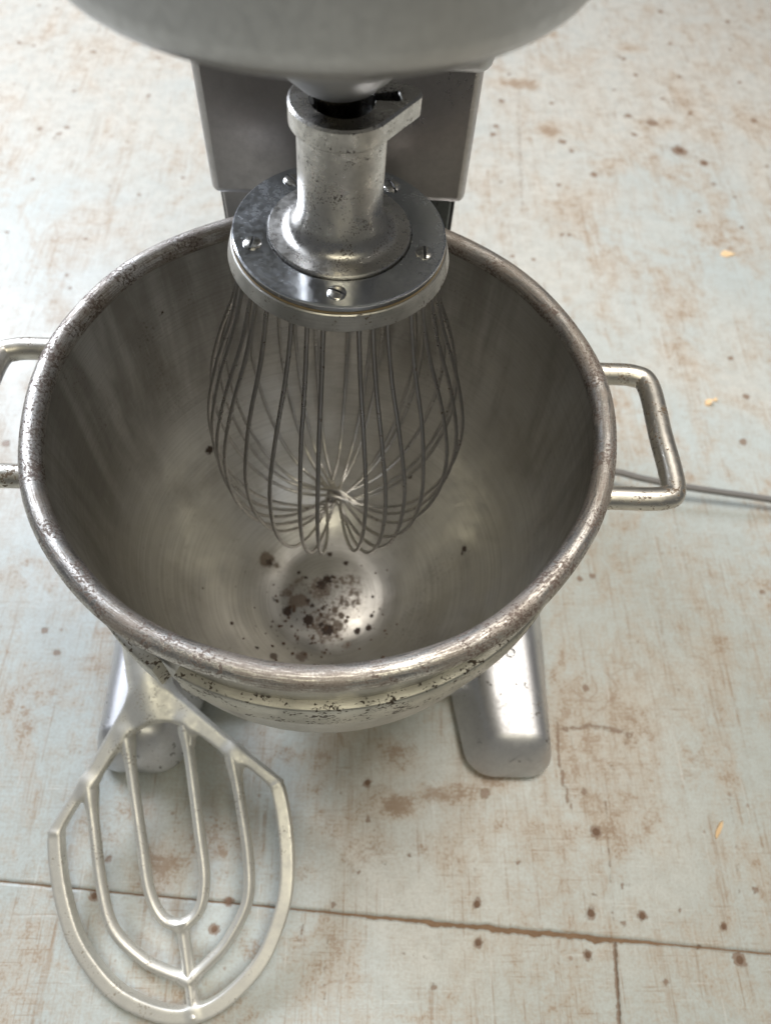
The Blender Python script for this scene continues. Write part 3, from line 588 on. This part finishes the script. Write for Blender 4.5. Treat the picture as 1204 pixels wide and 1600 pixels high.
# rolled rim: a slightly flattened tube with its own dents
tt = np.linspace(0, 2 * PI, 28, endpoint=False)
n = 288; th = PI / 2 + np.linspace(0, 2 * PI, n + 1)
dent = .0006 * np.sin(th * 5 + 1) + .0004 * np.sin(th * 11) 
dent[-1] = dent[0]
rr = .1876 + dent[:, None] + (.0075 * np.cos(tt) * (1 + 0 * th[:, None]))
zz = .0079 * np.sin(tt)[None] - .0005 + 0 * rr
P = np.stack([rr * np.cos(th)[:, None], rr * np.sin(th)[:, None], zz], -1)
U = np.stack([np.broadcast_to(th[:, None] * .187, rr.shape), np.broadcast_to(tt * .0084, rr.shape)], -1)
me = grid_mesh(P, U, close_j=True)
rim = bo('rim', weld(me), M['rim'])
# reinforcing band, open at the front left
an = np.linspace(R(-117.4), R(238.6), 220)
push = .0042 * np.clip((an - R(205)) / R(33), 0, 1) ** 1.5
rc = .1853 + push
p = np.stack([rc * np.cos(an), rc * np.sin(an), np.full_like(an, -.0765)], -1)
w, h, c = .0040, .0160, .0012
bo('band', tube(p, 1, sect=[(w, -h + c), (w - c, -h), (-w, -h), (-w, h), (w - c, h), (w, h - c)], normal=(0, 0, 1)), M['band'])
# handles
for s, pts in ((1, [(.174, .0605), (.205, .0602), (.2285, .0592), (.2385, .049), (.2395, .005), (.2402, -.0385), (.2315, -.0485), (.198, -.0493), (.1768, -.0493)]),
               (-1, [(-.174, .066), (-.205, .0658), (-.2285, .0645), (-.2395, .0545), (-.242, .010), (-.2425, -.033), (-.2335, -.0438), (-.198, -.0452), (-.1785, -.0452)])):
    p = crom([(x, y, -.030) for x, y in pts], 10)
    bo('handle', tube(p, .0083, 18), M['bar'])

# ------------------------------------------------------------------ whisk
whisk = empty('wire_whisk', (ax[0], ax[1], BZ + .0870))
whisk.rotation_euler = (R(0.0), R(1.25), 0)
tag(whisk, 'balloon wire whisk with flanged metal hub hanging over the bowl', 'whisk')
def wk(name, me, mat, parent=None, ang=40):
    return link(name, me, mat, parent or whisk, True, ang)
hub = wk('hub', lathe([(.0, -.004), (.0432, -.004), (.0434, .0020), (.0428, .0027), (.0400, .0028), (.0360, .0029), (.0342, .0031), (.0320, .0038), (.0298, .0055), (.0278, .0085), (.0262, .0125), (.0252, .0175), (.0247, .024), (.0246, .068)], 128), M['cast'])
# bayonet collar with a side lobe and a keyed bore
def hull(pts):
    pts = sorted(set(pts))
    def half(it):
        h = []
        for p in it:
            while len(h) > 1 and (h[-1][0] - h[-2][0]) * (p[1] - h[-2][1]) - (h[-1][1] - h[-2][1]) * (p[0] - h[-2][0]) <= 0: h.pop()
            h.append(p)
        return h
    a = half(pts); b = half(pts[::-1])
    return a[:-1] + b[:-1]
hp = hull([(.0285 * math.cos(a), .0285 * math.sin(a)) for a in np.linspace(0, 2 * PI, 120)] + [(.0352 + .0065 * math.cos(a), .0105 + .0065 * math.sin(a)) for a in np.linspace(0, 2 * PI, 40)])
hp = np.array(hp + [hp[0]])
NA = 320; tA = np.linspace(0, 2 * PI, NA, endpoint=False)
ro = np.zeros(NA)
for i, a in enumerate(tA):
    d = np.array([math.cos(a), math.sin(a)])
    for p, q in zip(hp[:-1], hp[1:]):
        e = q - p; den = d[0] * e[1] - d[1] * e[0]
        if abs(den) < 1e-12: continue
        k = (p[0] * e[1] - p[1] * e[0]) / den; m_ = (p[0] * d[1] - p[1] * d[0]) / den
        if k > 0 and -1e-6 <= m_ <= 1 + 1e-6: ro[i] = max(ro[i], k)
dn = (tA - math.atan2(.006, .030) + PI) % (2 * PI) - PI
ri_ = np.where(np.abs(dn) < .17, .0305, .0168)
Z1, Z0 = .0815, .0690
lay = [(ri_, .0712), (ri_, Z1 - .0006), (ri_ + .0006, Z1), (ro - .0014, Z1), (ro, Z1 - .0012), (ro, Z0 + .0012), (ro - .0012, Z0), (ro * 0 + .0244, Z0 - .0008)]
P = np.stack([np.stack([r * np.cos(tA), r * np.sin(tA), 0 * tA + z], -1) for r, z in lay])
me = grid_mesh(P, None, close_j=True)
me = weld(me)
wk('collar', me, M['cast'], None, 28)
wk('bore_liner', lathe([(0, .0718), (.0240, .0718)], 40), M['dark'])
plate = wk('retaining_plate', lathe([(.0438, -.004), (.0438, -.0002), (.0444, .0004), (.0640, .0004), (.0650, -.0002), (.0652, -.0012), (.0652, -.0030), (.0638, -.0042)], 160), M['steel'], None, 30)
wk('gasket', lathe([(.060, -.0040), (.0654, -.0041), (.0654, -.0048), (.060, -.0049)], 120), M['gasket'])
wk('flange', lathe([(.04, -.0050), (.0656, -.0050), (.0664, -.0056), (.0690, -.0150), (.0684, -.0158), (.030, -.0158)], 160), M['flange'], None, 25)
# slotted dome screws
def screw_mesh():
    rad, hgt, sw, sd = .0057, .0019, .0008, .0011
    xs = np.r_[np.linspace(-rad, -sw, 12), np.linspace(-sw, sw, 3), np.linspace(sw, rad, 12)]
    inn = np.r_[np.zeros(12), np.ones(3), np.zeros(12)]
    P = []
    for x, k in zip(xs, inn):
        c = math.sqrt(max(rad ** 2 - x * x, 1e-10)); row = []
        for y in np.linspace(-c, c, 17):
            q = (x * x + y * y) / rad ** 2
            z = hgt * math.sqrt(max(1 - q * .93, 0)) - (sd if k else 0)
            row.append((x, y, max(z, .0002)))
        P.append(row)
    P = np.array(P)
    low = P[:, [0, -1]].copy(); low[:, :, 2] = -.0005
    P = np.concatenate([low[:, :1], P, low[:, 1:]], 1)
    return weld(grid_mesh(P, None), 1e-7)
slot_me = box(-.00078, .00078, -.0052, .0052, .0002, .00105); slot_me.materials.append(M['dark'])
sm_ = screw_mesh(); sm_.materials.append(M['screw'])
for k, (a, rz) in enumerate(zip((-90, -18, 54, 126, 198), (65, 2, 25, 40, -10))):
    o = link('screw', sm_, None, whisk, True, 30)
    o.location = (.0540 * math.cos(R(a)), .0540 * math.sin(R(a)), .0004)
    o.rotation_euler = (0, 0, R(rz))
    sl_ = link('slot', slot_me, None, o, False)
# fifteen wire loops in groups of three
rng = np.random.default_rng(7)
side = np.array([(.0600, -.010), (.0630, -.030), (.0725, -.066), (.0880, -.108), (.0995, -.150), (.1030, -.185), (.1005, -.222), (.0915, -.258), (.0780, -.287), (.0620, -.3055), (.0430, -.3165), (.0220, -.3215)])
k = 0
AZ = (-81, -72, -59, -53, -43, -25.5, -16, -7, 13, 21, 30, 47, 58, 70, 82)
for g in range(5):
    gt1, gt2 = rng.normal(0, R(1.0), 2)
    for j in (-1, 0, 1):
        a = R(-90 + AZ[g * 3 + j + 1])
        tw1, tw2 = rng.normal(0, R(2.0), 2) + (gt1 - R(1.5) * j, gt2 + R(1.5) * j)
        sc1, sc2 = 1 + rng.normal(0, .022, 2)
        off = rng.normal(0, .0048); zc = -.3225 + (k - 7) * .0011 + .003
        dirv = np.array([math.cos(a), math.sin(a), 0]); lat = np.array([-math.sin(a), math.cos(a), 0])
        pts = []
        for (r, z) in side:
            b = min(max(-(z + .03) / .12, 0), 1)
            rr_ = r * (1 + (sc1 - 1) * b); w = tw1 * b
            e = max(0, (.05 - r) / .05) if z < -.2 else 0
            pts.append(dirv * rr_ * math.cos(w) + lat * (rr_ * math.sin(w) + off * e) + np.array([0, 0, z + e * (zc - z) * .8 + (sc2 - 1) * .12 * b]))
        pts.append(lat * off + np.array([0, 0, zc]))
        for (r, z) in side[::-1]:
            b = min(max(-(z + .03) / .12, 0), 1)
            rr_ = r * (1 + (sc2 - 1) * b); w = tw2 * b
            e = max(0, (.05 - r) / .05) if z < -.2 else 0
            pts.append(-dirv * rr_ * math.cos(w) + lat * (rr_ * math.sin(w) + off * e) + np.array([0, 0, z + e * (zc - z) * .8 + (sc1 - 1) * .12 * b]))
        wk('wire', tube(crom(pts, 7), .00155, 10), M['wire'])
        k += 1

# ------------------------------------------------------------------ flat beater
beater = empty('flat_beater')
ux = Vector((.97447, .19458, .11198)).normalized(); nzv = ux.cross(Vector((-.21923, .93219, .28802))).normalized(); uy = nzv.cross(ux)
beater.matrix_world = Matrix(((ux.x, uy.x, nzv.x, -.1049), (ux.y, uy.y, nzv.y, -.3694), (ux.z, uy.z, nzv.z, .0075), (0, 0, 0, 1)))
tag(beater, 'cast aluminium flat beater paddle propped on the left leg, tip on the floor', 'beater')
def be(name, me, mat=None, parent=None, ang=50):
    return link(name, me, mat or M['beater'], parent or beater, True, ang)
ZN = (0, 0, 1)
def flatbar(pts, w, h, c=.0015, k=6, close=False):
    p = crom([(x, y, 0) for x, y in pts], k)
    return tube(p, 1, sect=[(w, -h + c), (w - c, -h), (-w + c, -h), (-w, -h + c), (-w, h - c), (-w + c, h), (w - c, h), (w, h - c)], normal=ZN)

def surface_net(D, org, h):
    """numpy surface nets: one vertex per sign-changing cell"""
    S = D < 0
    nx, ny, nz_ = D.shape
    cnt = np.zeros((nx - 1, ny - 1, nz_ - 1), int); acc = np.zeros((nx - 1, ny - 1, nz_ - 1, 3))
    def sl(o, n): return slice(o, o + n)
    for axis in range(3):
        for o1 in (0, 1):
            for o2 in (0, 1):
                a = [0, 0, 0]; oth = [k for k in range(3) if k != axis]; a[oth[0]] = o1; a[oth[1]] = o2
                b_ = list(a); b_[axis] = 1
                A = D[sl(a[0], nx - 1), sl(a[1], ny - 1), sl(a[2], nz_ - 1)]; B = D[sl(b_[0], nx - 1), sl(b_[1], ny - 1), sl(b_[2], nz_ - 1)]
                c_ = (A < 0) != (B < 0)
                t_ = np.where(c_, A / np.where(c_, A - B, 1), 0)
                cnt += c_
                acc[..., axis] += t_ * c_
                acc[..., oth[0]] += o1 * c_; acc[..., oth[1]] += o2 * c_
    on = cnt > 0
    idx = -np.ones(cnt.shape, int); idx[on] = np.arange(on.sum())
    I = np.argwhere(on)
    V = (I + acc[on] / cnt[on][:, None]) * h + np.array(org)
    F = []
    for axis in range(3):
        oth = [(axis + 1) % 3, (axis + 2) % 3]
        n = [nx, ny, nz_]; n[axis] -= 1
        A = S[tuple(slice(0, -1) if k == axis else slice(None) for k in range(3))]; B = S[tuple(slice(1, None) if k == axis else slice(None) for k in range(3))]
        E = np.argwhere(A != B)
        E = E[(E[:, oth[0]] > 0) & (E[:, oth[1]] > 0) & (E[:, oth[0]] < D.shape[oth[0]] - 1) & (E[:, oth[1]] < D.shape[oth[1]] - 1)]
        q = []
        for d0, d1 in ((1, 1), (0, 1), (0, 0), (1, 0)):
            e = E.copy(); e[:, oth[0]] -= d0; e[:, oth[1]] -= d1
            q.append(idx[e[:, 0], e[:, 1], e[:, 2]])
        F.append(np.stack(q, -1))
    return V, np.vstack(F)

def smin(a, b, k):
    h_ = np.clip(.5 + .5 * (b - a) / k, 0, 1)
    return b + (a - b) * h_ - k * h_ * (1 - h_)

def frame_mesh():
    """outer loop, shoulders, hub and the roots of the bars as one smooth casting"""
    h = .00115
    xs = np.arange(0, .120, h) - h * .5; ys = np.arange(-.012, .3235, h); zs = np.arange(-.027, .0271, h)
    X, Y = np.meshgrid(xs, ys, indexing='ij')
    def poly_d(pts):
        d = np.full(X.shape, 9.)
        for a, b in zip(pts[:-1], pts[1:]):
            a = np.array(a); v = np.array(b) - a
            t = np.clip(((X - a[0]) * v[0] + (Y - a[1]) * v[1]) / (v @ v), 0, 1)
            d = np.minimum(d, np.hypot(X - a[0] - t * v[0], Y - a[1] - t * v[1]))
        return d
    def region(pts):
        d = poly_d(pts + pts[:1]); ins = np.zeros(X.shape, bool)
        for (x0, y0), (x1, y1) in zip(pts, pts[1:] + pts[:1]):
            c = ((y0 > Y) != (y1 > Y)) & (X < (x1 - x0) * (Y - y0) / (y1 - y0 + 1e-12) + x0)
            ins ^= c
        return np.where(ins, -d, d)
    def extr(d2, hz, r=.0018):
        a = d2[..., None] + r; b = np.abs(zs) - np.broadcast_to(hz, X.shape)[..., None] + r
        return np.minimum(np.maximum(a, b), 0) + np.hypot(np.maximum(a, 0), np.maximum(b, 0)) - r
    loop = crom([(.1022, .1712), (.1030, .150), (.1012, .120), (.0945, .0865), (.0815, .0590), (.0640, .0350), (.0415, .0180), (.0190, .0075), (-.004, .0035)], 6)
    D = extr(poly_d([tuple(q) for q in loop]) - .0063, .0068, .0012)
    sh = region([(-.01, .300), (.019, .2810), (.060, .2322), (.1083, .1778), (.0965, .1740), (.089, .1845), (.077, .1985), (.058, .2135), (.038, .2350), (.026, .2475), (.010, .2535), (-.01, .2540)])
    hz = .0068 + .0055 * np.clip((Y - .215) / .07, 0, 1) ** 1.5
    D = smin(D, extr(sh, hz, .0022), .004)
    # hub: tapers down into the shoulder
    rh = .0202 - .010 * np.clip((.300 - Y) / .046, 0, 1) ** 1.3
    hub_ = np.maximum(np.hypot(X[..., None], zs) - rh[..., None], np.maximum(.258 - Y, Y - .3165)[..., None])
    D = smin(D, hub_, .014)
    for x, y, x2, y2 in ((.0668, .213, .0672, .192), (.0275, .250, .0280, .228)):
        d2 = poly_d([(x, y), (x2, y2)])
        D = smin(D, np.hypot(d2[..., None], zs / 1.1) - .0054, .010)
    D = smin(D, np.hypot(poly_d([(0, .004), (0, .022)])[..., None], zs / 1.1) - .0050, .005)
    D = np.concatenate([D[:0:-1], D], 0)     # mirror halves (first columns straddle the axis)
    D = np.concatenate([np.full((1,) + D.shape[1:], .01), D, np.full((1,) + D.shape[1:], .01)], 0)
    V, F = surface_net(D, (-(len(xs) - 1) * h - h * .5, ys[0], zs[0]), h)
    me = mesh(V, F)
    bm = bmesh.new(); bm.from_mesh(me)
    for _ in range(2): bmesh.ops.smooth_vert(bm, verts=bm.verts, factor=.5, use_axis_x=True, use_axis_y=True, use_axis_z=True)
    bmesh.ops.recalc_face_normals(bm, faces=bm.faces)
    bm.to_mesh(me); bm.free()
    return me
be('frame', frame_mesh(), None, None, 80)
def bar(pts, r0=.0052):
    p = crom([(x, y, 0) for x, y in pts], 8)
    m = len(p); k = np.linspace(0, 1, m)
    rr_ = r0 * (1 + .55 * np.exp(-(k / .07) ** 2) + .35 * np.exp(-((1 - k) / .06) ** 2))
    t_ = np.linspace(0, 2 * PI, 16, endpoint=False)
    sec = np.stack([np.sign(np.cos(t_)) * np.abs(np.cos(t_)) ** 1.25, 1.15 * np.sign(np.sin(t_)) * np.abs(np.sin(t_)) ** 1.1], -1)
    return tube(p, rr_, sect=sec, normal=ZN)
for s in (-1, 1):
    be('bar', bar([(s * .0668, .2095), (s * .0672, .168), (s * .0665, .1195), (s * .0600, .0845), (s * .0385, .0565), (s * .0195, .0425), (0, .0315)]), None, None, 70)
    be('bar', bar([(s * .0275, .2460), (s * .0272, .200), (s * .0264, .150), (s * .0253, .111), (s * .0165, .0855), (0, .0750)]), None, None, 70)
be('spine', bar([(0, .0790), (0, .0640), (0, .045), (0, .0315), (0, .017), (0, .0035)], .0056), None, None, 70)
stem = be('stem', lathe([(.0115, .046), (.0120, .0475), (.0190, .0475), (.0202, .0462), (.0204, .030), (.0202, .012), (.0190, .004), (.010, .002)], 64))
stem.matrix_local = Matrix.Translation((0, .298, 0)) @ Matrix.Rotation(R(-90), 4, 'X')
be('stem_bore', lathe([(0, .020), (.0116, .020), (.0116, .0468)], 40), M['dark']).matrix_local = stem.matrix_local

# ------------------------------------------------------------------ power cord
cord = tag(link('power_cord', tube(crom([(.098, .40, .20), (.14, .37, .08), (.22, .27, .033), (.2850, .2105, .029), (.3216, .2016, .028), (.3498, .1997, .028), (.3775, .1927, .027), (.4294, .1833, .025), (.4826, .1775, .022), (.5431, .1709, .019), (.68, .152, .012), (.95, .10, .0055), (1.4, .09, .0050)], 10), .0042, 12), M['cord']), 'thin grey power cord running off to the right behind the bowl', 'cord')

# ------------------------------------------------------------------ wood chips
def chip(name, loc, l, w, h, rz, label, seed):
    r_ = np.random.default_rng(seed)
    m = 7; V = []
    for z in (0, 1):
        for i in range(m):
            a = 2 * PI * i / m
            q = 1 + r_.normal(0, .15)
            V.append((l * math.cos(a) * q * (1 - .15 * z), w * math.sin(a) * q * (1 - .15 * z), z * h * (1 + .3 * math.cos(a))))
    F = [tuple(range(m))[::-1], tuple(range(m, 2 * m))] + [(i, (i + 1) % m, m + (i + 1) % m, m + i) for i in range(m)]
    o = link(name, mesh(V, F), M['chip'], None, False)
    o.location = loc; o.rotation_euler = (0, 0, rz)
    return tag(o, label, 'wood chip', 'wood chips on the floor')
chip('wood_chip', (.3973, -.2122, .0004), .0105, .0024, .0012, R(55), 'slender orange wood splinter on the floor at lower right', 1)
chip('wood_chip', (.5068, .338, .0004), .0058, .0052, .0035, .3, 'round pale wood crumb on the floor beside the right handle', 2)
chip('wood_chip', (.5180, .3435, .0004), .0032, .0030, .002, .9, 'tiny tan wood crumb next to the round pale crumb', 4)
chip('wood_chip', (.605, .6425, .0004), .0125, .0070, .0015, .1, 'flat orange wood flake on the floor at far right', 3)
